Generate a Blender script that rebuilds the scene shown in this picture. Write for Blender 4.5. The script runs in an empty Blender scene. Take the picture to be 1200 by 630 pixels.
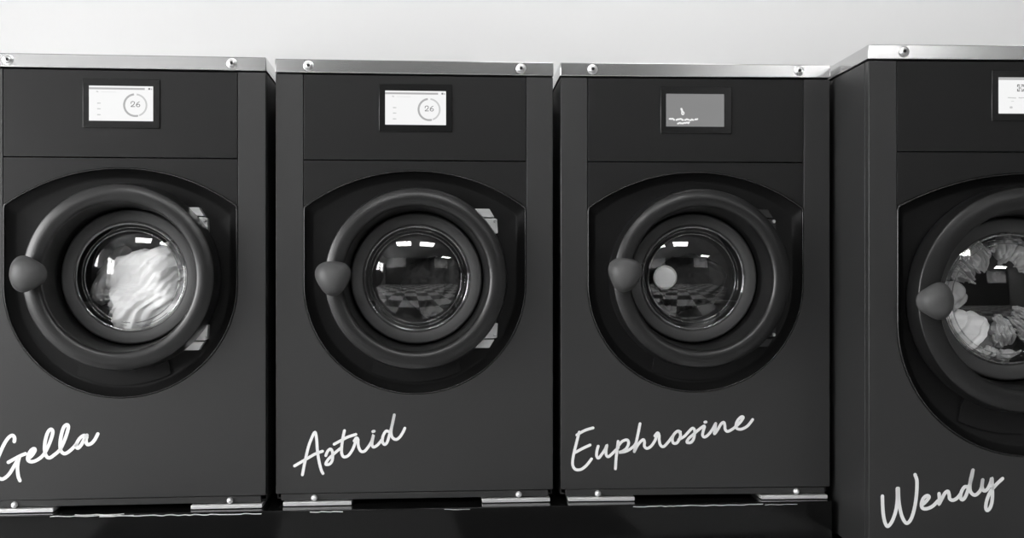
import bpy, bmesh, math, random
from math import sin, cos, pi, radians, sqrt
from mathutils import Vector, noise, Matrix

scene = bpy.context.scene
COL = scene.collection
NAMES = {
 'gella': [[(0.0983,0.148),(0.0986,0.1578),(0.0933,0.1634),(0.0844,0.158),(0.0741,0.1428),(0.0644,0.1216),(0.0565,0.1003),(0.0526,0.0789),(0.0544,0.0621),(0.0638,0.0552),(0.0727,0.0553),(0.0859,0.0667),(0.0992,0.0889),(0.1095,0.108)],[(0.0839,0.0962),(0.1021,0.1063),(0.1154,0.1131),(0.1252,0.1169)],[(0.1104,0.1086),(0.1069,0.0933),(0.106,0.078),(0.108,0.0596),(0.1119,0.0497)],[(0.1323,0.1046),(0.1411,0.1127),(0.1483,0.1249),(0.145,0.1292),(0.1376,0.1235),(0.1317,0.1113),(0.1317,0.1006),(0.1406,0.0965),(0.1554,0.1017),(0.1696,0.1144),(0.182,0.1382),(0.1895,0.1596),(0.1915,0.1724),(0.1865,0.1774),(0.1791,0.1689),(0.1731,0.1475),(0.1717,0.126),(0.1755,0.1106),(0.1835,0.1056),(0.1939,0.1119),(0.2088,0.1255),(0.2192,0.1469),(0.2266,0.1683),(0.2296,0.1836),(0.2251,0.1883),(0.2177,0.1807),(0.2117,0.1593),(0.2094,0.1378),(0.2117,0.1224),(0.2207,0.1155),(0.2326,0.122),(0.2445,0.1336),(0.2519,0.1439)],[(0.2749,0.1559),(0.2683,0.1609),(0.2579,0.154),(0.2504,0.1418),(0.2489,0.1326),(0.2534,0.1291),(0.2609,0.137),(0.2683,0.1508),(0.2749,0.1614)],[(0.2749,0.1608),(0.2728,0.1476),(0.2758,0.1383),(0.2848,0.1397),(0.2937,0.1488),(0.3018,0.1642)]],
 'astrid': [[(0.0679,0.0491),(0.0742,0.0818),(0.0825,0.1182),(0.0909,0.1419),(0.1,0.1586),(0.1042,0.1403),(0.1061,0.1123),(0.1103,0.0841),(0.1158,0.0616),(0.1205,0.0517)],[(0.0479,0.0724),(0.0645,0.082),(0.0812,0.0916),(0.1006,0.1025),(0.1192,0.1093)],[(0.1278,0.0979),(0.1325,0.1091),(0.1394,0.1146),(0.1439,0.1095),(0.1456,0.0977),(0.1436,0.0837),(0.1367,0.0754),(0.1278,0.0755),(0.1325,0.0861),(0.1436,0.0977),(0.1561,0.1088),(0.1667,0.1171)],[(0.1756,0.1619),(0.1714,0.1423),(0.1686,0.1199),(0.1686,0.103),(0.1742,0.0939),(0.1854,0.0972),(0.1965,0.1125),(0.2035,0.1307),(0.2068,0.1413)],[(0.1492,0.1271),(0.1673,0.1367),(0.184,0.145),(0.2049,0.1518)],[(0.2007,0.1349),(0.2063,0.1425),(0.2105,0.1385),(0.2105,0.1292),(0.2124,0.1179),(0.218,0.108),(0.2272,0.1079),(0.237,0.119),(0.2454,0.133),(0.2504,0.1498),(0.2473,0.1343),(0.2468,0.1231),(0.2515,0.1182),(0.2622,0.1249),(0.2739,0.1396)],[(0.2487,0.1585),(0.2521,0.1594)],[(0.2896,0.1583),(0.2823,0.159),(0.275,0.1467),(0.2734,0.1326),(0.279,0.1246),(0.286,0.131),(0.2916,0.1493),(0.2986,0.1746),(0.3042,0.2013)],[(0.3042,0.2013),(0.2991,0.1774),(0.2958,0.1577),(0.2986,0.1436),(0.3084,0.1372),(0.3182,0.1433),(0.3266,0.1559),(0.3314,0.1663)]],
 'euphrosine': [[(0.0424,0.1434),(0.0525,0.1496),(0.0668,0.1566),(0.0852,0.1619)],[(0.0487,0.151),(0.0424,0.1268),(0.0353,0.0983),(0.0313,0.0755),(0.0324,0.0612),(0.0396,0.0526),(0.0525,0.0525),(0.0654,0.0609),(0.0754,0.0723),(0.0812,0.0802)],[(0.0387,0.0977),(0.0582,0.1081),(0.0774,0.1168)],[(0.099,0.1135),(0.0955,0.1007),(0.0949,0.0878),(0.0998,0.0821),(0.1084,0.092),(0.1171,0.1048),(0.1222,0.1162),(0.1199,0.1033),(0.1202,0.0905),(0.1257,0.0856),(0.1343,0.0918),(0.1444,0.1017),(0.1516,0.1088),(0.153,0.1145),(0.1631,0.1259),(0.176,0.1292),(0.1795,0.12),(0.1737,0.1072),(0.1631,0.0995),(0.1544,0.0968),(0.1703,0.0986),(0.1847,0.1057),(0.1947,0.1142),(0.1996,0.1213)],[(0.1518,0.1259),(0.1487,0.1002),(0.1461,0.0774),(0.1447,0.0537)],[(0.21,0.1719),(0.2048,0.1456),(0.1991,0.1199),(0.1947,0.0984)],[(0.1947,0.0984),(0.2048,0.1169),(0.2178,0.1297),(0.2221,0.1231),(0.2216,0.1125),(0.2285,0.1067),(0.2394,0.1124),(0.2495,0.1266),(0.2545,0.14)],[(0.2495,0.1395),(0.2568,0.1475),(0.2608,0.1409),(0.2611,0.128),(0.2646,0.115),(0.2726,0.111),(0.283,0.1203),(0.2932,0.1332),(0.3018,0.1446)],[(0.3177,0.1493),(0.3105,0.1517),(0.3004,0.1431),(0.2961,0.1303),(0.2989,0.1202),(0.3076,0.1201),(0.3149,0.1301),(0.318,0.1421),(0.3149,0.1493)],[(0.3128,0.129),(0.3279,0.1375),(0.3395,0.1494),(0.3496,0.1588),(0.3554,0.1542),(0.3554,0.1427),(0.3525,0.1298),(0.3452,0.1213),(0.3351,0.1219),(0.3395,0.1314),(0.3525,0.1428),(0.3684,0.1564),(0.3818,0.1644),(0.3786,0.1512),(0.3771,0.1397),(0.3829,0.1353),(0.3931,0.1424),(0.4032,0.1553),(0.4119,0.171)],[(0.3829,0.1747),(0.3861,0.1752)],[(0.4119,0.171),(0.4108,0.1581),(0.4085,0.1435),(0.4177,0.1552),(0.4265,0.1695),(0.4337,0.1738),(0.4366,0.1651),(0.4375,0.1551),(0.4439,0.1498),(0.4555,0.1549),(0.4671,0.1635),(0.4788,0.1749),(0.486,0.1861),(0.4808,0.1881),(0.4715,0.1792),(0.4666,0.1678),(0.4686,0.1577),(0.4802,0.1553),(0.4948,0.1618),(0.5035,0.1704),(0.5111,0.1807)]],
 'wendy': [[(0.0333,0.0258),(0.0342,-0.0016),(0.0366,-0.0254),(0.0417,-0.0433),(0.0477,-0.0476),(0.0577,-0.0351),(0.0664,-0.0108),(0.0703,0.016),(0.0703,0.0443)],[(0.0727,0.0443),(0.074,0.013),(0.0794,-0.0168),(0.0869,-0.0347),(0.0944,-0.0408),(0.1035,-0.0319),(0.111,-0.0111),(0.1162,0.0157),(0.1186,0.0425),(0.1186,0.0634),(0.1141,0.0777)],[(0.1306,0.0031),(0.1403,0.0111),(0.1488,0.0221),(0.1442,0.026),(0.1352,0.0201),(0.13,0.0067),(0.1322,-0.0038),(0.1427,-0.0059),(0.1578,0.0005),(0.1714,0.0139)],[(0.1735,0.0308),(0.1744,0.0183),(0.1729,0.0049),(0.1805,0.0183),(0.188,0.0317),(0.1956,0.0361),(0.1986,0.0271),(0.2001,0.0181),(0.2077,0.0145),(0.2182,0.0195),(0.2273,0.0299)],[(0.2446,0.0471),(0.2364,0.0463),(0.2288,0.0344),(0.2267,0.021),(0.2318,0.0156),(0.2394,0.0239),(0.247,0.0447),(0.2545,0.0715),(0.2576,0.0879)],[(0.2576,0.0879),(0.2515,0.0626),(0.25,0.0447),(0.253,0.0327),(0.2621,0.0267),(0.2712,0.032),(0.2782,0.043),(0.2818,0.0639)],[(0.2818,0.0639),(0.2803,0.0475),(0.2848,0.037),(0.2939,0.0414),(0.3015,0.0563),(0.3045,0.0676),(0.3054,0.0533),(0.306,0.0264),(0.3045,0.0085),(0.3,-0.0049),(0.293,-0.0111),(0.2894,-0.0033),(0.2924,0.0146),(0.3015,0.0354),(0.3151,0.0518),(0.3312,0.0666)]],
}
WINS = 11.0
LAMPS = 19.0
EXPO = 0.40
LIGHTS = ((-.88, -.8), (.66, -.8), (3.3, -3.0), (.6, 3.0), (2.4, 3.0))  # third panel added to brighten the front wall, last two the back wall
WASH = 5.2
FW = (-1.0, 2.25, 4.0)
WINL = ((-3.4, -1.8, .9, 2.3), (-.6, 1.8, .3, 2.3))


# ------------------------------------------------------------------ materials
def mat(name, col, rough=.5, metal=0., spec=.5, emit=None, strength=0., coat=0., bump=None, var=0., aniso=0.):
    m = bpy.data.materials.new(name); m.use_nodes = True
    nt = m.node_tree; b = nt.nodes['Principled BSDF']
    c = col if isinstance(col, tuple) else (col, col, col)
    b.inputs['Base Color'].default_value = (*c, 1)
    b.inputs['Roughness'].default_value = rough
    b.inputs['Metallic'].default_value = metal
    b.inputs['Specular IOR Level'].default_value = spec
    b.inputs['Coat Weight'].default_value = coat
    if emit is not None:
        b.inputs['Emission Color'].default_value = (emit, emit, emit, 1)
        b.inputs['Emission Strength'].default_value = strength
    if bump or var:
        tc = nt.nodes.new('ShaderNodeTexCoord')
        n = nt.nodes.new('ShaderNodeTexNoise')
        n.inputs['Scale'].default_value = bump[0] if bump else 6
        n.inputs['Detail'].default_value = 4
        mp = nt.nodes.new('ShaderNodeMapping')
        if bump and len(bump) > 2: mp.inputs['Scale'].default_value = bump[2]
        nt.links.new(tc.outputs['Object'], mp.inputs['Vector'])
        nt.links.new(mp.outputs['Vector'], n.inputs['Vector'])
        if bump:
            bp = nt.nodes.new('ShaderNodeBump')
            bp.inputs['Strength'].default_value = bump[1]
            bp.inputs['Distance'].default_value = .002
            nt.links.new(n.outputs['Fac'], bp.inputs['Height'])
            nt.links.new(bp.outputs['Normal'], b.inputs['Normal'])
        if var:
            mr = nt.nodes.new('ShaderNodeMapRange')
            mr.inputs['To Min'].default_value = rough - var
            mr.inputs['To Max'].default_value = rough + var
            nt.links.new(n.outputs['Fac'], mr.inputs['Value'])
            nt.links.new(mr.outputs['Result'], b.inputs['Roughness'])
    return m

def glass_mat(name, ior, tint, rough=0.0, floor=0.0):
    m = bpy.data.materials.new(name); m.use_nodes = True
    nt = m.node_tree; nt.nodes.clear()
    out = nt.nodes.new('ShaderNodeOutputMaterial')
    t = nt.nodes.new('ShaderNodeBsdfTransparent'); t.inputs['Color'].default_value = (tint, tint, tint, 1)
    g = nt.nodes.new('ShaderNodeBsdfGlossy'); g.inputs['Roughness'].default_value = rough
    g.inputs['Color'].default_value = (1, 1, 1, 1)
    f = nt.nodes.new('ShaderNodeFresnel'); f.inputs['IOR'].default_value = ior
    # thin pane: the same reflectance from either side
    ge = nt.nodes.new('ShaderNodeNewGeometry'); mr = nt.nodes.new('ShaderNodeMapRange')
    mr.inputs['To Min'].default_value = ior; mr.inputs['To Max'].default_value = 1/ior
    nt.links.new(ge.outputs['Backfacing'], mr.inputs['Value']); nt.links.new(mr.outputs['Result'], f.inputs['IOR'])
    ad = nt.nodes.new('ShaderNodeMath'); ad.operation = 'ADD'; ad.inputs[1].default_value = floor; ad.use_clamp = True
    mx = nt.nodes.new('ShaderNodeMixShader')
    nt.links.new(f.outputs[0], ad.inputs[0]); nt.links.new(ad.outputs[0], mx.inputs[0])
    nt.links.new(t.outputs[0], mx.inputs[1]); nt.links.new(g.outputs[0], mx.inputs[2])
    nt.links.new(mx.outputs[0], out.inputs['Surface'])
    return m

M = dict(
 front=mat('satin_front_paint', .025, .42, spec=.42, bump=(900, .05)),
 panel=mat('dark_panel_paint', .009, .42, spec=.26, bump=(900, .05)),
 side=mat('satin_side_paint', .024, .45, spec=.42),
 tray=mat('recess_plastic', .006, .40, spec=.22),
 ring=mat('door_ring_plastic', .008, .33, spec=.5),
 bead=mat('gloss_black_bead', .010, .24, spec=.6, coat=.15),
 bezel=mat('inner_door_bezel_plastic', .055, .5, spec=.4),
 knob=mat('knob_plastic', .060, .52, spec=.45),
 steel=mat('brushed_steel', .62, .20, metal=1., bump=(14, .004, (1, 1, 40))),
 bolt=mat('polished_bolt_steel', .80, .30, metal=1.),
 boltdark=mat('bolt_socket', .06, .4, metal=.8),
 bright=mat('zinc_bracket', .85, .35, metal=.6),
 hinge=mat('cast_hinge_metal', .80, .38, metal=.75),
 drum=mat('drum_steel', .10, .42, metal=.85, bump=(60, .25)),
 black=mat('black_rubber', .006, .6, spec=.3),
 scrbez=mat('display_bezel_plastic', .008, .22, spec=.35),
 vinyl=mat('white_vinyl', .80, .5, spec=.3),
 cloth=mat('white_terry', .96, .9, spec=.1, bump=(260, .35)),
 clothg=mat('grey_knit', .45, .9, spec=.1, bump=(220, .35)),
 clothm=mat('mid_grey_cotton', .52, .9, spec=.1, bump=(220, .35)),
 clothd=mat('charcoal_cotton', .050, .9, spec=.1, bump=(220, .35)),
 ball=mat('frosted_ball_plastic', .85, .35, spec=.5),
 plinth=mat('gloss_black_panel', .005, .12, spec=.22, var=.04),
 glass=glass_mat('door_glass', 1.62, .97, floor=.02),
 rim=glass_mat('glass_rim', 1.7, .80, rough=.02, floor=.12),
 s_white=mat('screen_white', .02, .3, emit=.67, strength=1.0),
 s_grey=mat('screen_status_bar', .02, .3, emit=.30, strength=1.0),
 s_dark=mat('screen_dark_ink', .02, .3, emit=.09, strength=1.0),
 s_mid=mat('screen_mid_ink', .02, .3, emit=.28, strength=1.0),
 s_faint=mat('screen_faint_ink', .02, .3, emit=.42, strength=1.0),
 s_dim=mat('screen_dim_grey', .02, .3, emit=.155, strength=1.0),
 s_black=mat('screen_black_ink', .02, .3, emit=.01, strength=1.0),
)

# ------------------------------------------------------------------ mesh helpers
def build(name, bm, m, parent=None, sharp=35, smooth=True, loc=None, bevel=0, recalc=True):
    if recalc: bmesh.ops.recalc_face_normals(bm, faces=bm.faces)
    if smooth:
        for f in bm.faces: f.smooth = True
        for e in bm.edges:
            if len(e.link_faces) == 2 and e.calc_face_angle(0) > radians(sharp): e.smooth = False
    me = bpy.data.meshes.new(name); bm.to_mesh(me); bm.free()
    for x in (m if isinstance(m, (list, tuple)) else [m]): me.materials.append(x)
    o = bpy.data.objects.new(name, me); COL.objects.link(o)
    if parent: o.parent = parent
    if loc: o.location = loc
    if bevel:
        md = o.modifiers.new('bevel', 'BEVEL'); md.width = bevel; md.segments = 2
        md.limit_method = 'ANGLE'; md.angle_limit = radians(40); md.harden_normals = False
    return o

def tag(o, label=None, cat=None, group=None, kind=None):
    if label: o['label'] = label
    if cat: o['category'] = cat
    if group: o['group'] = group
    if kind: o['kind'] = kind
    return o

def empty(name, loc, rz=0):
    o = bpy.data.objects.new(name, None); COL.objects.link(o)
    o.location = loc; o.rotation_euler = (0, 0, rz); o.empty_display_size = .1
    return o

def copy_tree(o, parent=None):
    c = o.copy(); COL.objects.link(c)
    if parent: c.parent = parent
    for ch in [x for x in o.children]: copy_tree(ch, c)
    return c

def add_box(bm, x0, x1, y0, y1, z0, z1, mi=0):
    v = [bm.verts.new(p) for p in ((x0,y0,z0),(x1,y0,z0),(x1,y1,z0),(x0,y1,z0),(x0,y0,z1),(x1,y0,z1),(x1,y1,z1),(x0,y1,z1))]
    for q in ((0,3,2,1),(4,5,6,7),(0,1,5,4),(1,2,6,5),(2,3,7,6),(3,0,4,7)):
        f = bm.faces.new([v[i] for i in q]); f.material_index = mi

def bx(*a):
    bm = bmesh.new(); add_box(bm, *a); return bm

def add_prism(bm, pts, y0, y1, mi=0):
    """polygon in the x-z plane, thick from y0 to y1"""
    a = [bm.verts.new((x, y0, z)) for x, z in pts]; b = [bm.verts.new((x, y1, z)) for x, z in pts]
    n = len(pts)
    f1 = bm.faces.new(a); f2 = bm.faces.new(b[::-1])
    fs = [f1, f2]
    for i in range(n): fs.append(bm.faces.new((a[i], b[i], b[(i+1) % n], a[(i+1) % n])))
    for f in fs: f.material_index = mi
    f1.normal_update(); f2.normal_update()
    bmesh.ops.triangulate(bm, faces=[f1, f2], ngon_method='EAR_CLIP')

def prism(pts, y0, y1):
    bm = bmesh.new(); add_prism(bm, pts, y0, y1); return bm

def arc(cx, cz, r, a0, a1, n):
    return [(cx + r*cos(radians(a0 + (a1-a0)*i/n)), cz + r*sin(radians(a0 + (a1-a0)*i/n))) for i in range(n+1)]

def add_lathe(bm, prof, cx=0, cz=0, n=96, closed=False, mi=0):
    """profile (r, y) turned about the y axis through (cx, cz)"""
    rings = []
    for r, y in prof:
        if r < 1e-6: rings.append([bm.verts.new((cx, y, cz))])
        else: rings.append([bm.verts.new((cx + r*cos(2*pi*i/n), y, cz + r*sin(2*pi*i/n))) for i in range(n)])
    pairs = list(zip(rings, rings[1:]))
    if closed: pairs.append((rings[-1], rings[0]))
    for A, B in pairs:
        for i in range(n):
            j = (i+1) % n
            if len(A) == 1 and len(B) == 1: continue
            if len(A) == 1: f = bm.faces.new((A[0], B[i], B[j]))
            elif len(B) == 1: f = bm.faces.new((A[i], A[j], B[0]))
            else: f = bm.faces.new((A[i], A[j], B[j], B[i]))
            f.material_index = mi

def lathe(prof, cx=0, cz=0, n=96, closed=False):
    bm = bmesh.new(); add_lathe(bm, prof, cx, cz, n, closed); return bm

def smooth_pts(P, k=6):
    if len(P) < 3: return P
    out = []
    Q = [(2*P[0][0]-P[1][0], 2*P[0][1]-P[1][1])] + list(P) + [(2*P[-1][0]-P[-2][0], 2*P[-1][1]-P[-2][1])]
    for i in range(1, len(Q)-2):
        p0, p1, p2, p3 = Q[i-1:i+3]
        for s in range(k):
            t = s/k
            out.append(tuple(.5*((2*p1[d]) + (-p0[d]+p2[d])*t + (2*p0[d]-5*p1[d]+4*p2[d]-p3[d])*t*t + (-p0[d]+3*p1[d]-3*p2[d]+p3[d])*t**3) for d in (0, 1)))
    out.append(P[-1])
    return out

def add_stroke(bm, P, w, y0, y1, mi=0, smooth=True, cap=True):
    """a pen stroke in the x-z plane, round-ended"""
    P = smooth_pts(P) if smooth else P
    n = len(P); L = []; Rr = []
    for i in range(n):
        a = P[max(i-1, 0)]; b = P[min(i+1, n-1)]
        dx, dz = b[0]-a[0], b[1]-a[1]; l = sqrt(dx*dx+dz*dz) or 1
        nx, nz = -dz/l*w/2, dx/l*w/2
        L.append((P[i][0]+nx, P[i][1]+nz)); Rr.append((P[i][0]-nx, P[i][1]-nz))
    for y, flip in ((y0, False), (y1, True)):
        A = [bm.verts.new((x, y, z)) for x, z in L]; B = [bm.verts.new((x, y, z)) for x, z in Rr]
        for i in range(n-1):
            f = bm.faces.new((A[i], B[i], B[i+1], A[i+1])); f.material_index = mi
    if cap:
        for (x, z) in (P[0], P[-1]):
            c = [bm.verts.new((x + w/2*cos(2*pi*k/14), y0 - 1e-5, z + w/2*sin(2*pi*k/14))) for k in range(14)]
            f = bm.faces.new(c); f.material_index = mi

# ------------------------------------------------------------------ washing machine
def outline(p, inset=0.):
    """the arched U of the door recess, as points around it"""
    sl, sr = p['sl'] + inset, p['sr'] - inset
    cx = (p['sl'] + p['sr'])/2
    r = (sr - sl)/2
    ca, cp = p['arch_c'] - inset*.9, p['arch_p'] - inset
    sag = cp - ca; R = (r*r + sag*sag)/(2*sag); zc = cp - R
    a = math.degrees(math.asin(r/R))
    top = [(cx + R*sin(radians(-a + 2*a*i/60)), zc + R*cos(radians(-a + 2*a*i/60))) for i in range(61)]
    bot = arc(cx, p['rc'], r, 0, -180, 90)
    return top + bot            # left arch corner -> right corner -> round the bottom -> left

def ray_outline(poly, c, th):
    dx, dz = cos(th), sin(th); best = None
    n = len(poly)
    for i in range(n):
        ax, az = poly[i][0]-c[0], poly[i][1]-c[1]; bx_, bz = poly[(i+1) % n][0]-c[0], poly[(i+1) % n][1]-c[1]
        ex, ez = bx_-ax, bz-az
        det = dx*(-ez) + ex*dz
        if abs(det) < 1e-12: continue
        t = (ax*(-ez) + ex*az)/det; s = (dx*az - dz*ax)/det
        if t > 0 and -1e-6 <= s <= 1+1e-6 and (best is None or t < best): best = t
    return best

def make_bolt(parent, x, z, r=.0115, y=0.):
    bm = bmesh.new()
    add_lathe(bm, [(r*1.18, y+.0005), (r*1.18, y-.0012), (r*1.10, y-.0018), (r*.86, y-.0018), (r*.84, y-.0040), (r*.74, y-.0062), (r*.58, y-.0074), (r*.38, y-.0078)], x, z, 32)
    add_lathe(bm, [(r*.38, y-.0078), (r*.34, y-.0045), (0, y-.0042)], x, z, 6, mi=1)
    return build('bolt', bm, [M['bolt'], M['boltdark']], parent)

def machine_body(p):
    W, D = p['W'], p['D']; zb, zt, zc = p['zb'], p['zt'], p['zc']   # sheet bottom, cap top, cap bottom
    cx = (p['sl'] + p['sr'])/2; rx, rz, k, kd = p['rx'], p['rz'], p['k'], p['kd']
    root = empty('washing_machine', (0, 0, 0))
    T = .024
    # carcass: left, right, back and bottom sheets
    bm = bmesh.new()
    add_box(bm, 0, .004, T+.0025, D, p['z0'], zc-.003)
    add_box(bm, W-.004, W, T+.0025, D, p['z0'], zc-.003)
    add_box(bm, .004, W-.004, D-.004, D, p['z0'], zc-.003)
    add_box(bm, .004, W-.004, T+.0025, D-.004, p['z0'], p['z0']+.004)
    add_box(bm, .004, W-.004, T+.01, D-.004, zc-.006, zc-.003)
    build('cabinet', bm, M['side'], root, bevel=.001)
    # front sheet with the U cut out of it
    sl, sr = p['sl'], p['sr']; R = (sr-sl)/2
    pts = [(0, zb), (W, zb), (W, zc-.003), (sr, zc-.003)] + arc(cx, p['rc'], R, 0, -180, 90) + [(sl, zc-.003), (0, zc-.003)]
    build('front_panel', prism(pts, 0, T), M['front'], root, bevel=.0020)
    # kick lip under the crease, set in at both ends
    if p['lip']:
        build('kick_lip', bx(.013, W-.013, .003, T+.004, .0125, zb-.001), M['front'], root, bevel=.001)
    # control panel and arched service panel
    g = .0012
    build('control_panel', bx(sl+g, sr-g, .0008, T, p['cb']+g, zc-.004), M['panel'], root, bevel=.0012)
    o = outline(p)
    top = o[:61]
    pts = [(sr-g, p['cb']-g)] + [(min(max(x, sl+g), sr-g), z) for x, z in top[::-1]] + [(sl+g, p['cb']-g)]
    build('service_panel', prism(pts, .0008, T), M['panel'], root, bevel=.0012)
    # stainless cap, front edge and sides turned down
    bm = bmesh.new()
    add_box(bm, -.0015, W+.0015, -.003, D, zc, zt)
    cap = build('top_cap', bm, M['steel'], root, bevel=.0022)
    for bxx in (p['bolt'], W-p['bolt']): make_bolt(cap, bxx, (zc+zt)/2+.0005, p['br'], -.003)
    # recess tray
    n = 240; bm = bmesh.new(); rings = []
    prof = [(0., T*.05, 0), (.003, .004, 0), (.0075, .010, 0), (.0105, .012, 0), (.020, .024, 0), (.027, .026, 0)]
    polys = [outline(p, i+.0006) for i, d, _ in prof]
    for (i, d, _), poly in zip(prof, polys):
        rings.append([(ray_outline(poly, (rx, rz), 2*pi*t/n), d) for t in range(n)])
    for rr in (.226*k, .205*k, .185*k): rings.append([(rr, .026)]*n)
    rings.append([(.182*k, .075)]*n); rings.append([(.165*k, .082)]*n)
    vr = [[bm.verts.new((rx + r*cos(2*pi*t/n), d, rz + r*sin(2*pi*t/n))) for t, (r, d) in enumerate(ring)] for ring in rings]
    for A, B in zip(vr, vr[1:]):
        for t in range(n):
            u = (t+1) % n; bm.faces.new((A[t], A[u], B[u], B[t]))
    build('door_recess', bm, M['tray'], root, sharp=50)
    # glossy bead round the edge of the recess
    bead = [(0.0002, .003), (.0006, -.0006), (.0014, -.0018), (.0026, -.0024), (.0038, -.0018), (.0046, -.0006), (.0050, .003)]
    bp = [outline(p, i) for i, d in bead]
    vb = [[bm2v for bm2v in [(ray_outline(poly, (rx, rz), 2*pi*t/n), d) for t in range(n)]] for (i, d), poly in zip(bead, bp)]
    bm = bmesh.new()
    vr = [[bm.verts.new((rx + r*cos(2*pi*t/n), d, rz + r*sin(2*pi*t/n))) for t, (r, d) in enumerate(ring)] for ring in vb]
    for A, B in zip(vr, vr[1:]):
        for t in range(n):
            u = (t+1) % n; bm.faces.new((A[t], A[u], B[u], B[t]))
    build('recess_rim', bm, M['bead'], root, sharp=60)
    # raised lip panel below the ring
    a0, a1 = 243, 297
    ri, ro = .212*k, .283*k
    inner = [(rx + ri*cos(radians(a)), rz + ri*sin(radians(a))) for a in [a0 + (a1-a0)*i/30 for i in range(31)]]
    outer = [(rx + min(ro, ray_outline(polys[-1], (rx, rz), radians(a))-.004)*cos(radians(a)), rz + min(ro, ray_outline(polys[-1], (rx, rz), radians(a))-.004)*sin(radians(a))) for a in [a1-1.6 - (a1-a0-3.2)*i/30 for i in range(31)]]
    ca, cb_ = inner[-1], outer[0]; mid = ((ca[0]*.55+cb_[0]*.45)+.0065, (ca[1]*.55+cb_[1]*.45))
    da, db = outer[-1], inner[0]; mid2 = ((da[0]*.45+db[0]*.55)-.0065, (da[1]*.45+db[1]*.55))
    build('recess_flap', prism(inner + [mid] + outer + [mid2], .0175, .03), M['tray'], root, bevel=.0018)
    # hinges
    for s in (1, -1):
        h = [(.150, .182), (.190, .182), (.2035, .160), (.158, .160)]
        h2 = [(.160, .157), (.2045, .157), (.2105, .155), (.2125, .118), (.190, .118)]
        bm = bmesh.new()
        for q, (ya, yb) in ((h, (-.004, .03)), (h2, (-.002, .03))):
            add_prism(bm, [(rx + x*k, rz + s*z*k) for x, z in (q if s > 0 else q[::-1])], ya, yb)
        hg = build('hinge', bm, M['hinge'], root, bevel=.0015)
        build('hinge_pin', lathe([(0, -.008), (.004, -.008), (.0048, -.006), (.0048, .02)], rx+.205*k, rz+s*.150*k, 20), M['bolt'], hg)
    # door
    def P(prof, c=1.): return [(r*k, y*kd if y < 0 else y) for r, y in prof]
    ring = P([(.225, .0255), (.2325, .022), (.2338, .012), (.2338, 0), (.2315, -.030), (.2288, -.052), (.2280, -.0610), (.2274, -.0630), (.2262, -.0643), (.2245, -.0652), (.221, -.0668), (.217, -.0683), (.212, -.0698), (.206, -.0705),
              (.200, -.0704), (.193, -.0692), (.1885, -.0674), (.1855, -.0650), (.1838, -.0617), (.1828, -.0560), (.182, -.045), (.1808, -.030), (.1795, -.015), (.1775, .005), (.1765, .048), (.182, .055)])
    d = build('door', lathe([(r_*(1.013 if y_ < .01 else 1), y_) for r_, y_ in ring], rx, rz, 160), M['ring'], root, sharp=60)
    build('inner_bezel', lathe([(.1755*k, .062), (.1735*k, .048), (.171*k, .0435), (.168*k, .042), (.146*k, .0465), (.1425*k, .0475), (.1412*k, .050), (.1412*k, .060)], rx, rz, 128), M['bezel'], d, sharp=50)
    rg = .1425*k; Rs = p['Rs']; sag = Rs - sqrt(Rs*Rs - rg*rg)
    dome = [(rg*i/22, .048 - (sqrt(Rs*Rs - (rg*i/22)**2) - (Rs - sag))) for i in range(23)]
    build('door_glass', lathe(dome, rx, rz, 128), M['glass'], d, sharp=80)
    bm = bmesh.new()
    def tor(rr, y, a): add_lathe(bm, [(rr + a*cos(t*pi/6), y + a*sin(t*pi/6)) for t in range(12)], rx, rz, 128, closed=True)
    tor(.1375*k, .0465, .0034)
    tor(.119*k, .060, .0016)
    tor(.128*k, .066, .0010)
    build('glass_rim', bm, M['rim'], d, sharp=80)
    # knob with three soft lobes, own origin at its foot
    bm = bmesh.new(); nn = 72
    kp = [(.016, .0), (.019, -.010), (.030, -.018), (.0385, -.024), (.0425, -.0305), (.0435, -.036), (.0418, -.0405), (.0405, -.043), (.0385, -.049), (.034, -.056), (.027, -.0625), (.018, -.067), (.009, -.069), (0, -.0695)]
    rr = []
    for i, (r, y) in enumerate(kp):
        if r == 0: rr.append([bm.verts.new((0, y, 0))]); continue
        lob = (.085 if i < 7 else .085*max(0, 1-(i-6)/9)) * (0 if i < 1 else 1)
        rr.append([bm.verts.new((r*(1+lob*cos(3*2*pi*t/nn))*cos(2*pi*t/nn), y + .0025*cos(3*2*pi*t/nn)*(3 < i < 9), r*(1+lob*cos(3*2*pi*t/nn))*sin(2*pi*t/nn))) for t in range(nn)])
    for A, B in zip(rr, rr[1:]):
        for t in range(nn):
            u = (t+1) % nn
            if len(B) == 1: bm.faces.new((A[t], A[u], B[0]))
            else: bm.faces.new((A[t], A[u], B[u], B[t]))
    build('knob', bm, M['knob'], d, sharp=60, loc=(rx - .207*k, -.062*kd, rz))
    # drum behind the glass
    R0, dd = .185*k, .34
    bm = bmesh.new()
    add_lathe(bm, [(.150*k, .072), (.160*k, .078), (R0, .086), (R0, dd), (.11*k, dd+.02), (.03*k, dd+.006), (0, dd+.004)], rx, rz, 96)
    dr = build('drum', bm, M['drum'], root, sharp=40)
    for a in (90, 210, 330):
        bm = bmesh.new()
        ca, sa = cos(radians(a)), sin(radians(a))
        tx, tz = -sa, ca
        vs = []
        for y in (.10, dd-.02):
            vs.append([bm.verts.new((rx + ca*(R0+.002+h) + tx*w_, y, rz + sa*(R0+.002+h) + tz*w_)) for w_, h in ((-.03, 0), (-.018, -.02*k), (-.007, -.042*k), (.007, -.042*k), (.018, -.02*k), (.03, 0))])
        A, B = vs
        for i in range(5): bm.faces.new((A[i], A[i+1], B[i+1], B[i]))
        bm.faces.new(A); bm.faces.new(B)
        build('drum_paddle', bm, M['drum'], dr, smooth=False)
    # display bezel on the control panel
    sx, sz = cx, p['sz']
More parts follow.
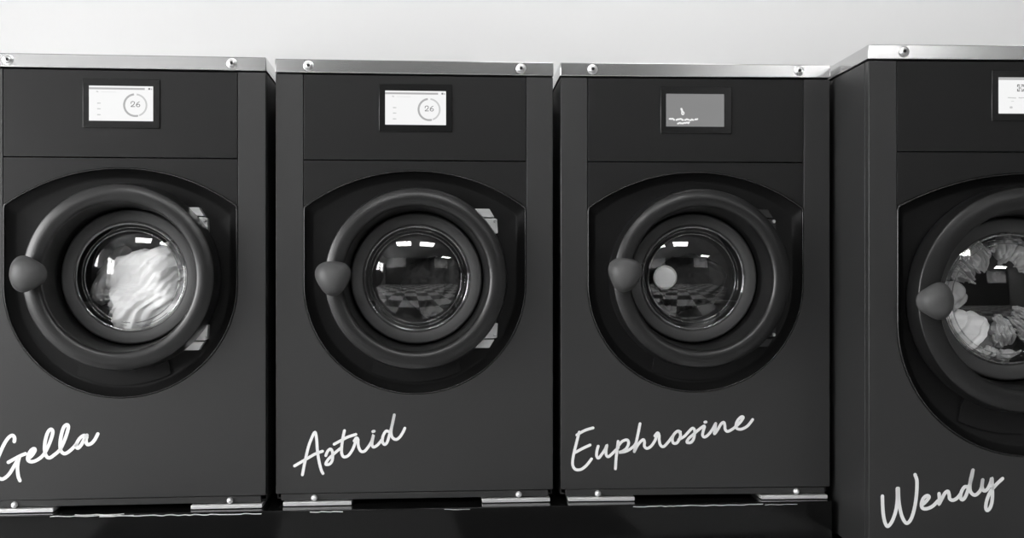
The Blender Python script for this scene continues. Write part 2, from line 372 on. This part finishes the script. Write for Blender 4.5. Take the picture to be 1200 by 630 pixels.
    build('display', bx(sx-.0955*p['ks'], sx+.0955*p['ks'], -.0022, .004, sz-.0625, sz+.0625), M['scrbez'], root, bevel=.0018)
    # feet
    if p['lip']:
        for (x0, x1) in ((.0195, .1945), (.533, .711)):
            f = build('foot_bracket', bx(x0, x1, -.007, .10, 0, .0095), M['bright'], root, bevel=.0008)
            bxx = .098 if x0 < .3 else .629
            bm = lathe([(.0078, .0035), (.0082, .001), (.0078, -.002), (.006, -.0055), (.003, -.0072), (0, -.0076)], bxx, .0185, 24)
            build('bolt', bm, M['bright'], f)
    else:
        for (x, y) in ((.07, .07), (W-.07, .07), (.07, D-.07), (W-.07, D-.07)):
            bm = bmesh.new()
            bmesh.ops.create_cone(bm, cap_ends=True, segments=24, radius1=.028, radius2=.020, depth=.024, matrix=Matrix.Translation((x, y, .012)))
            bmesh.ops.create_cone(bm, cap_ends=True, segments=12, radius1=.010, radius2=.010, depth=p['z0']-.018, matrix=Matrix.Translation((x, y, (p['z0']+.022)/2)))
            build('foot', bm, M['black'], root)
    return root

P1 = dict(W=.720, D=.76, z0=.0125, zb=.030, zc=1.118, zt=1.153, sl=.0705, sr=.6495, rc=.573, arch_c=.773, arch_p=.8685, cb=.893,
          rx=.362, rz=.586, k=1., kd=1., Rs=.36, lip=True, bolt=.0845, br=.0115, sz=1.030, ks=1.)
P4 = dict(W=.799, D=.90, z0=.056, zb=.058, zc=1.272, zt=1.3075, sl=.0695, sr=.7295, rc=.6285, arch_c=.914, arch_p=.996, cb=1.0465,
          rx=.372, rz=.685, k=1.17, kd=.78, Rs=.42, lip=False, bolt=.0855, br=.0115, sz=1.1845, ks=1.)

# ------------------------------------------------------------------ displays
def rect(bm, x0, x1, z0, z1, y, mi):
    v = [bm.verts.new(q) for q in ((x0, y, z0), (x1, y, z0), (x1, y, z1), (x0, y, z1))]
    f = bm.faces.new(v); f.material_index = mi

SM = ['s_white', 's_grey', 's_dark', 's_mid', 's_faint', 's_dim', 's_black']
def child(root, name): return [c for c in root.children if c.name.split('.')[0] == name][0]

def screen(root, p, kind, w=.158, h=.0885, dx=0.):
    x0 = (p['sl']+p['sr'])/2 - w/2 + dx; z0 = p['sz'] - h/2; bm = bmesh.new(); y = -.0026
    S = lambda P, wd, mi, sm=True: add_stroke(bm, [(x0 + a*w, z0 + (1-b)*h) for a, b in P], wd, y-.0004, y-.0003, mi, sm)
    Rr = lambda a, b, c, d, mi, dy=.0002: rect(bm, x0+a*w, x0+b*w, z0+(1-d)*h, z0+(1-c)*h, y-dy, mi)
    if kind in ('cycle', 'ready'): rect(bm, x0, x0+w, z0, z0+h, y, 0)
    else: rect(bm, x0, x0+w, z0, z0+h, y, 5)
    if kind == 'cycle':
        Rr(0, .87, .05, .105, 1)
        Rr(.925, .955, .05, .1, 2); Rr(.965, .985, .06, .1, 3)
        # ring with the minutes left
        cxr, czr, r = x0+.722*w, z0+(1-.545)*h, .0275
        add_stroke(bm, arc(cxr, czr, r, 97, 285, 40), .0034, y-.0004, y-.0003, 3 - 1 if False else 3, False, False)
        add_stroke(bm, arc(cxr, czr, r, -70, 83, 40), .0042, y-.0004, y-.0003, 4, False, False)
        add_stroke(bm, arc(cxr, czr, r, 97, 283, 40), .0050, y-.0006, y-.0005, 1, False, False)
        S([(.655, .50), (.66, .455), (.685, .44), (.708, .46), (.706, .50), (.685, .545), (.655, .585), (.712, .585)], .0017, 2)
        S([(.785, .445), (.755, .48), (.738, .53), (.742, .57), (.765, .59), (.788, .57), (.790, .535), (.768, .515), (.742, .54)], .0017, 2)
        S([(.12, .165), (.14, .175)], .0028, 4)
        S([(.19, .175), (.42, .18)], .0006, 4)
        for b in (.50, .66, .83):
            S([(.135, b), (.16, b)], .0030, 4); S([(.165, b), (.178, b)], .0024, 4)
    elif kind == 'ready':
        Rr(0, .9, .025, .07, 1); Rr(0, .9, .0, .025, 4)
        # icon: bracketed symbol
        for sx_ in (0, 1):
            for sz_ in (0, 1):
                a = .30 + sx_*.09 + (.0 if sx_ == 0 else .0); b = .205 + sz_*.17
                S([(a, b), (a + (.03 if sx_ == 0 else -.03), b)], .0022, 2, False)
                S([(a, b), (a, b + (.05 if sz_ == 0 else -.05))], .0022, 2, False)
        S([(.325, .24), (.325, .34)], .0028, 3, False); S([(.37, .24), (.34, .29), (.37, .34)], .0022, 3, False)
        for a, b in ((.15, .27), (.32, .36), (.365, .52)): S([(a, .56), (b, .57)], .0024, 4, False)
        S([(.20, .66), (.24, .66)], .0012, 4, False); S([(.40, .66), (.48, .66)], .0012, 4, False)
        S([(.19, .83), (.205, .83)], .0055, 4, False)
    else:
        S([(.262, .46), (.272, .50), (.278, .55)], .0052, 0)
        S([(.285, .55), (.270, .575), (.272, .615), (.290, .635), (.306, .60), (.300, .56), (.285, .55)], .0034, 0)
        # two lines of small blurred print
        random.seed(4)
        for (a0, a1, b) in ((.06, .145, .78), (.175, .305, .785), (.325, .395, .785), (.415, .475, .79), (.50, .54, .785), (.20, .40, .89)):
            a = a0
            P = []
            while a < a1:
                P.append((a, b - .022 + .044*random.random())); a += .013
            S(P, .0044, 0, False)
    d = child(root, 'display')
    return build('screen', bm, [M[s] for s in SM], d, smooth=False, recalc=False)

def lettering(root, key, w, zo):
    bm = bmesh.new()
    for st in NAMES[key]:
        add_stroke(bm, [(x, z + zo) for x, z in st], w, -.0008, -.0001)
    o = build('name_lettering', bm, M['vinyl'], root, smooth=False, recalc=False)
    o['label'] = 'white handwritten-style vinyl lettering'
    return o

ROW = 'washing machines standing in a row'
PL = .15
m1 = machine_body(P1)
m2 = copy_tree(m1); m3 = copy_tree(m1)
for mm, (x, y, a) in zip((m1, m2, m3), ((-1.3486, 2.6361, .0894), (-.6099, 2.7165, .0765), (.1282, 2.771, .0476))):
    mm.location = (x, y, PL); mm.rotation_euler = (0, 0, a)
m4 = machine_body(P4); m4.location = (.871, 2.57, 0); m4.rotation_euler = (0, 0, .03)
tag(m1, 'black front-loading washing machine lettered Gella, white towels behind its glass', 'washing machine', ROW)
tag(m2, 'black front-loading washing machine lettered Astrid, screen showing 26, dark load', 'washing machine', ROW)
tag(m3, 'black front-loading washing machine lettered Euphrosine with a dim grey screen', 'washing machine', ROW)
tag(m4, 'larger black washing machine lettered Wendy standing forward at the right edge', 'washing machine', ROW)
screen(m1, P1, 'cycle'); screen(m2, P1, 'cycle'); screen(m3, P1, 'prompt', .155, .0865, -.003); screen(m4, P4, 'ready')
lettering(m1, 'gella', .0086, .03); lettering(m2, 'astrid', .0074, .03); lettering(m3, 'euphrosine', .0074, .03); lettering(m4, 'wendy', .0084, .18)
for mm, ang, dz in ((m1, 0, .008), (m2, 30, .004), (m3, 22, .012), (m4, 60, -.001)):
    kn = child(child(mm, 'door'), 'knob'); kn.rotation_euler = (0, -radians(ang), 0); kn.location.z += dz

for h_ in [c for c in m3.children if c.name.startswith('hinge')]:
    h_.data = h_.data.copy(); h_.data.materials[0] = M['boltdark']  # weaker reflections on these hinges put into a darker metal colour

dm = child(m1, 'door'); dm.location.x += .0085; dm.location.z += .005
for nm in ('drum',): child(m1, nm).location.x += .007; child(m1, nm).location.z += .004

# ------------------------------------------------------------------ laundry
def in_machine(mm, p, dx, d, dz):
    """a point relative to the door centre, in the room"""
    a = mm.rotation_euler.z
    u = p['rx'] + dx
    return (mm.location.x + u*cos(a) - d*sin(a), mm.location.y + u*sin(a) + d*cos(a), mm.location.z + p['rz'] + dz)

def blob(name, loc, rad, rot, m, label, cat, seed, amp=.018, sc=(14, 14, 14), fold=.5, group=None, sub=5, warp=1.3):
    off = Vector((seed*3.7, seed*1.3, seed*2.1))
    bm = bmesh.new(); bmesh.ops.create_icosphere(bm, subdivisions=sub, radius=1)
    rm = sum(rad)/3
    for v in bm.verts:
        n = v.co.normalized(); q = Vector((n.x*rad[0], n.y*rad[1], n.z*rad[2]))
        s = Vector((q.x*sc[0], q.y*sc[1], q.z*sc[2])) + off
        wv = Vector((noise.noise(q*16 + off), noise.noise(q*16 + off + Vector((9, 0, 0))), noise.noise(q*16 + off + Vector((0, 9, 0)))))*warp
        w1 = 1 - abs(noise.noise(s + wv))*2.6            # sharp fold crests
        w2 = 1 - abs(noise.noise((s + wv)*1.9 + off))*2.6
        w3 = noise.noise(q*11 - off)                      # the heap's own lumps
        v.co = q + n*(amp*fold*(w1 + .45*w2) + rm*.42*w3)
    o = build(name, bm, m, None, sharp=180)
    o.location = loc; o.rotation_euler = rot
    tag(o, label, cat, group)
    return o

blob('towel', in_machine(m1, P1, .052, .130, -.040), (.134, .078, .110), (0, radians(-42), .05), M['cloth'],
     'heap of white towels tumbling behind the leftmost glass door', 'towels', 3, .011, (7, 14, 58), .9, sub=6, warp=.7)
blob('towel', in_machine(m1, P1, -.085, .215, .012), (.022, .05, .075), (0, radians(28), 0), M['clothg'],
     'narrow grey towel fold left of the white towel heap', 'towel', 5, .008, (30, 30, 40), .7)
blob('garment', in_machine(m2, P1, .045, .22, -.030), (.080, .06, .075), (.2, .3, 0), M['clothd'],
     'dark garment bundle in the drum behind the door lettered Astrid', 'garment', 8, .012, (40, 30, 22), .8)
blob('garment', in_machine(m3, P1, .03, .25, -.020), (.09, .05, .075), (.2, -.3, 0), M['clothd'],
     'dark garment bundle behind the pale round ball', 'garment', 9, .012, (40, 30, 22), .6)
# detergent ball lying against the glass of the third machine
bm = bmesh.new()
add_lathe(bm, [(0, -.012), (.012, -.0115), (.021, -.010), (.0255, -.0075), (.027, -.0065), (.0275, -.0075), (.0295, -.0085), (.0315, -.006), (.0322, 0), (.031, .008), (.026, .017), (.018, .023), (.008, .026), (0, .0265)], 0, 0, 48)
bl = build('dosing_ball', bm, M['ball'], None, sharp=50)
bl.location = in_machine(m3, P1, -.071, .072, .002); bl.rotation_euler = (0, 0, -.15)
tag(bl, 'pale round plastic dosing ball resting against the glass of the door lettered Euphrosine', 'dosing ball')
CG = 'crumpled clothes in the large drum'
def ruffle(a0, a1, r0, r1, d, folds, amp, m, label, seed, lean=.0):
    """a garment bunched along the drum wall: a sheet gathered into uneven pleats"""
    off = Vector((seed*5.1, seed*2.3, seed*.7)); nu, nv = 260, 44
    bm = bmesh.new(); G = []
    am = radians((a0+a1)/2); rm = (r0+r1)/2; cxm, czm = rm*cos(am), rm*sin(am)
    for i in range(nu+1):
        u = i/nu; row = []
        taper = min(1, sin(pi*u)**.5*1.25 + .12)
        for j in range(nv+1):
            v = j/nv
            q = Vector((u*3, v*1.2, 0)) + off
            w_ = noise.noise(q*1.3)*1.5 + noise.noise(q*3.1)*.5
            ph = 2*pi*folds*(u + .085*w_ + .05*lean*v)
            a = radians(a0 + (a1-a0)*(u + .010*sin(ph)*(1-.5*v)))
            rr = rm + (v-.5)*(r1-r0)*taper + .016*noise.noise(Vector((u*folds*.9, 5+v, 0)) + off) + .002*sin(ph+1)
            dd_ = d + amp*(sin(ph)*.55 + .22*sin(2.3*ph+2*w_) + 1.3*noise.noise(q*4.2)) - .022*sin(pi*v)
            row.append(bm.verts.new((rr*cos(a)-cxm, dd_-d, rr*sin(a)-czm)))
        G.append(row)
    for i in range(nu):
        for j in range(nv): bm.faces.new((G[i][j], G[i+1][j], G[i+1][j+1], G[i][j+1]))
    o = build('crumpled_cloth', bm, m, None, sharp=180)
    o.location = in_machine(m4, P4, cxm, d, czm)
    sd = o.modifiers.new('thickness', 'SOLIDIFY'); sd.thickness = .003
    tag(o, label, 'cloth', CG)
ruffle(158, 100, .078, .158, .115, 8, .009, M['clothm'], 'pleated grey cloth at the upper left of the rightmost drum', 1, .5)
ruffle(94, 28, .098, .160, .125, 8, .010, M['clothm'], 'gathered grey cloth across the top of the rightmost drum', 2)
ruffle(-62, -94, .045, .125, .125, 4, .012, M['clothm'], 'upright crumpled grey cloth right of the rolled white cloth', 3, 1)
ruffle(-138, -70, .128, .160, .100, 7, .007, M['clothm'], 'long twisted grey cloth along the bottom of the rightmost drum', 4, 2)
ruffle(-18, -58, .060, .150, .120, 6, .012, M['clothg'], 'grey cloth heap in the lower right of the rightmost drum', 5)
ruffle(24, -14, .085, .158, .120, 5, .011, M['clothm'], 'grey cloth hanging at the right of the rightmost drum', 6)
for i, (dx, d, dz, rad, rot, mm_, lab, sc) in enumerate((
    (-.137, .145, .045, (.024, .035, .022), (0, .6, 0), 'clothm', 'small grey cloth end above the knob of the rightmost door', (50, 40, 40)),
    (-.118, .110, .004, (.026, .030, .030), (0, 0, 0), 'clothm', 'grey cloth fold just right of the rightmost knob', (36, 30, 36)),
    (-.045, .225, -.100, (.060, .028, .034), (0, .2, 0), 'clothd', 'dark cloth tucked under the rolled white cloth', (24, 24, 24)))):
    blob('crumpled_cloth', in_machine(m4, P4, dx, d, dz), rad, rot, M[mm_], lab, 'cloth', 20+i, .0075, sc, .9, CG)
bm = bmesh.new()
prof = [(0, -.060), (.009, -.058), (.016, -.052), (.0195, -.044), (.0195, -.037), (.0180, -.034), (.0100, -.036), (.0100, -.031), (.0215, -.031), (.0250, -.029), (.0300, -.024), (.0345, -.014), (.0355, -.005), (.0340, -.002), (.0260, -.004), (.0250, -.001), (.0250, .002), (.0385, .002), (.0420, .004), (.0455, .010), (.0485, .018), (.0495, .026), (.0490, .030), (.0380, .028), (.0370, .031), (.0370, .034), (.0490, .034), (.0510, .037), (.0525, .042), (.0510, .050), (.036, .053), (0, .050)]
add_lathe(bm, prof, 0, 0, 96)
for v in bm.verts:
    v.co += v.co.normalized()*(.0045*noise.noise(v.co*45) + .002*noise.noise(v.co*120))
rc = build('rolled_cloth', bm, M['cloth'], None, sharp=60)
rc.location = in_machine(m4, P4, -.103, .100, -.066); rc.rotation_euler = (radians(-14), radians(0), radians(38))
rc.rotation_euler = Matrix(((1, 0, 0), (0, 1, 0), (0, 0, 1))).to_euler()
ax = Vector((.82, .12, -.56)).normalized()
rc.rotation_euler = Vector((0, 1, 0)).rotation_difference(ax).to_euler()
tag(rc, 'white cloth rolled into a blunt cone in the rightmost drum', 'cloth')

# ------------------------------------------------------------------ plinth
pr = empty('plinth', (-1.75, 2.590, 0), .0767)
L = 2.602
build('panel', bx(0, L, -.012, .80, 0, PL-.0015), M['plinth'], pr, bevel=.002)
tag(pr, 'low glossy black plinth under the three left machines', 'plinth')
random.seed(11)
for (x0, x1, z_, w_) in ((.60, .82, .1445, .0016), (.72, 1.12, .1425, .0022), (.66, .78, .1475, .0014), (1.24, 1.34, .1440, .0020), (1.58, 1.66, .1445, .0010), (2.07, 2.42, .1430, .0018), (2.42, 2.52, .1415, .0010)):
    bm = bmesh.new(); a = x0; P_ = []
    while a < x1:
        P_.append((a, z_ + random.uniform(-.0010, .0010))); a += random.uniform(.008, .022)
    add_stroke(bm, P_, w_, -.0140, -.0128)
    build('metal_sliver', bm, M['bright'], pr, smooth=False)
# ------------------------------------------------------------------ room
def struct(name, bm, m, **k):
    o = build(name, bm, m, None, smooth=False, **k); o['kind'] = 'structure'; return o
def checker(name, s, c1, c2, rough):
    m = mat(name, .5, rough, spec=.5); nt = m.node_tree; b = nt.nodes['Principled BSDF']
    tc = nt.nodes.new('ShaderNodeTexCoord'); ch = nt.nodes.new('ShaderNodeTexChecker')
    ch.inputs['Scale'].default_value = 1/s
    mp = nt.nodes.new('ShaderNodeMapping'); mp.inputs['Location'].default_value = (.1, .1, .005)
    ch.inputs['Color1'].default_value = (c1, c1, c1, 1); ch.inputs['Color2'].default_value = (c2, c2, c2, 1)
    nt.links.new(tc.outputs['Object'], mp.inputs[0]); nt.links.new(mp.outputs[0], ch.inputs['Vector'])
    nt.links.new(ch.outputs['Color'], b.inputs['Base Color'])
    return m
XL, XR, YF, YB, H = -3.4, 4.2, -4.0, 3.60, 3.0
M['floor'] = checker('chequered_vinyl', .52, .78, .02, .3)
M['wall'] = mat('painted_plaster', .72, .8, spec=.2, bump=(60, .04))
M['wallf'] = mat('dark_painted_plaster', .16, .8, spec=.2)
M['ceil'] = mat('ceiling_paint', .38, .9, spec=.1)
M['frame'] = mat('window_frame_paint', .5, .5)
M['pane'] = mat('daylit_pane', .02, .2, emit=1., strength=WINS)
M['lamp'] = mat('lamp_diffuser', .6, .5, emit=1., strength=LAMPS)
M['wash_fill'] = mat('added_wall_wash', .6, .5, emit=1., strength=WASH)  # unseen fill panels, added to light the back wall without the fronts
struct('floor', bx(XL-.1, XR+.1, YF-.1, YB+.1, -.1, 0), M['floor'])
struct('ceiling', bx(XL-.1, XR+.1, YF-.1, YB+.1, H, H+.1), M['ceil'])
struct('wall_back', bx(XL-.1, XR+.1, YB, YB+.1, 0, H), M['wall'])
M['dark'] = mat('dark_reflection_panelling', .03, .6, spec=.3)
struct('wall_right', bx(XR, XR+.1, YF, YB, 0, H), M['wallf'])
# front wall: white plaster at the two sides, dark panelling between; panelling below added to darken door-glass reflections
bm = bmesh.new()
add_box(bm, XL-.1, FW[0], YF-.1, YF, 1.9, H); add_box(bm, FW[1], FW[2], YF-.1, YF, 1.9, H)
struct('wall_front', bm, M['wall'])
bm = bmesh.new()
add_box(bm, XL-.1, XR+.1, YF-.12, YF, 0, 1.9)
add_box(bm, FW[0], FW[1], YF-.12, YF-.02, 1.9, H); add_box(bm, FW[2], XR+.1, YF-.12, YF-.02, 1.9, H)
struct('trim_1', bm, M['dark'])
# left wall with two windows
bm = bmesh.new(); ys = [YF] + [v for w_ in WINL for v in w_[:2]] + [YB]
for a, b_ in zip(ys[::2], ys[1::2]): add_box(bm, XL-.1, XL, a, b_, 0, H)
for a, b_, c, d in WINL[:]:
    add_box(bm, XL-.1, XL, a, b_, 0, c); add_box(bm, XL-.1, XL, a, b_, d, H)
struct('wall_left', bm, M['wall'])
for i, (a, b_, c, d) in enumerate(WINL):
    bm = bmesh.new(); t = .05
    for q in ((a, a+t, c, d), (b_-t, b_, c, d), (a, b_, c, c+t), (a, b_, d-t, d), ((a+b_)/2-.02, (a+b_)/2+.02, c, d)):
        add_box(bm, XL-.08, XL-.02, *q)
    w = struct('window_%d' % (i+1), bm, M['frame'])
    build('pane', bx(XL-.095, XL-.085, a+.01, b_-.01, c+.01, d-.01), M['pane'], w)
for (x, y) in LIGHTS:
    l = empty('ceiling_light', (x, y, H))
    tag(l, 'rectangular ceiling light panel seen mirrored in the door glass, the far right one added' if y < 2 else 'added rectangular light panel above the machines washing the back wall', 'ceiling light', 'mirrored ceiling light panels' if y < 2 else 'added wall-washing light panels')
    bm = bmesh.new()
    add_box(bm, -.5, .5, -.32, -.30, -.05, 0); add_box(bm, -.5, .5, .30, .32, -.05, 0)
    add_box(bm, -.5, -.48, -.30, .30, -.05, 0); add_box(bm, .48, .5, -.30, .30, -.05, 0)
    build('frame', bm, M['frame'], l)
    build('diffuser', bx(-.48, .48, -.30, .30, -.045, -.035), M['wash_fill'] if y > 2 else M['lamp'], l)

# ------------------------------------------------------------------ world, camera, view
w = bpy.data.worlds.new('world'); scene.world = w; w.use_nodes = True
w.node_tree.nodes['Background'].inputs[0].default_value = (.5, .5, .5, 1)
w.node_tree.nodes['Background'].inputs[1].default_value = .1
cam = bpy.data.cameras.new('camera'); co = bpy.data.objects.new('camera', cam); COL.objects.link(co)
co.location = (0, 0, .7605); co.rotation_euler = (radians(90), radians(.03), 0)
cam.sensor_width = 36; cam.lens = 37.0; cam.clip_start = .02
scene.camera = co
vs = scene.view_settings
vs.view_transform = 'Standard'; vs.look = 'None'; vs.gamma = 1; vs.use_curve_mapping = False
vs.exposure = EXPO
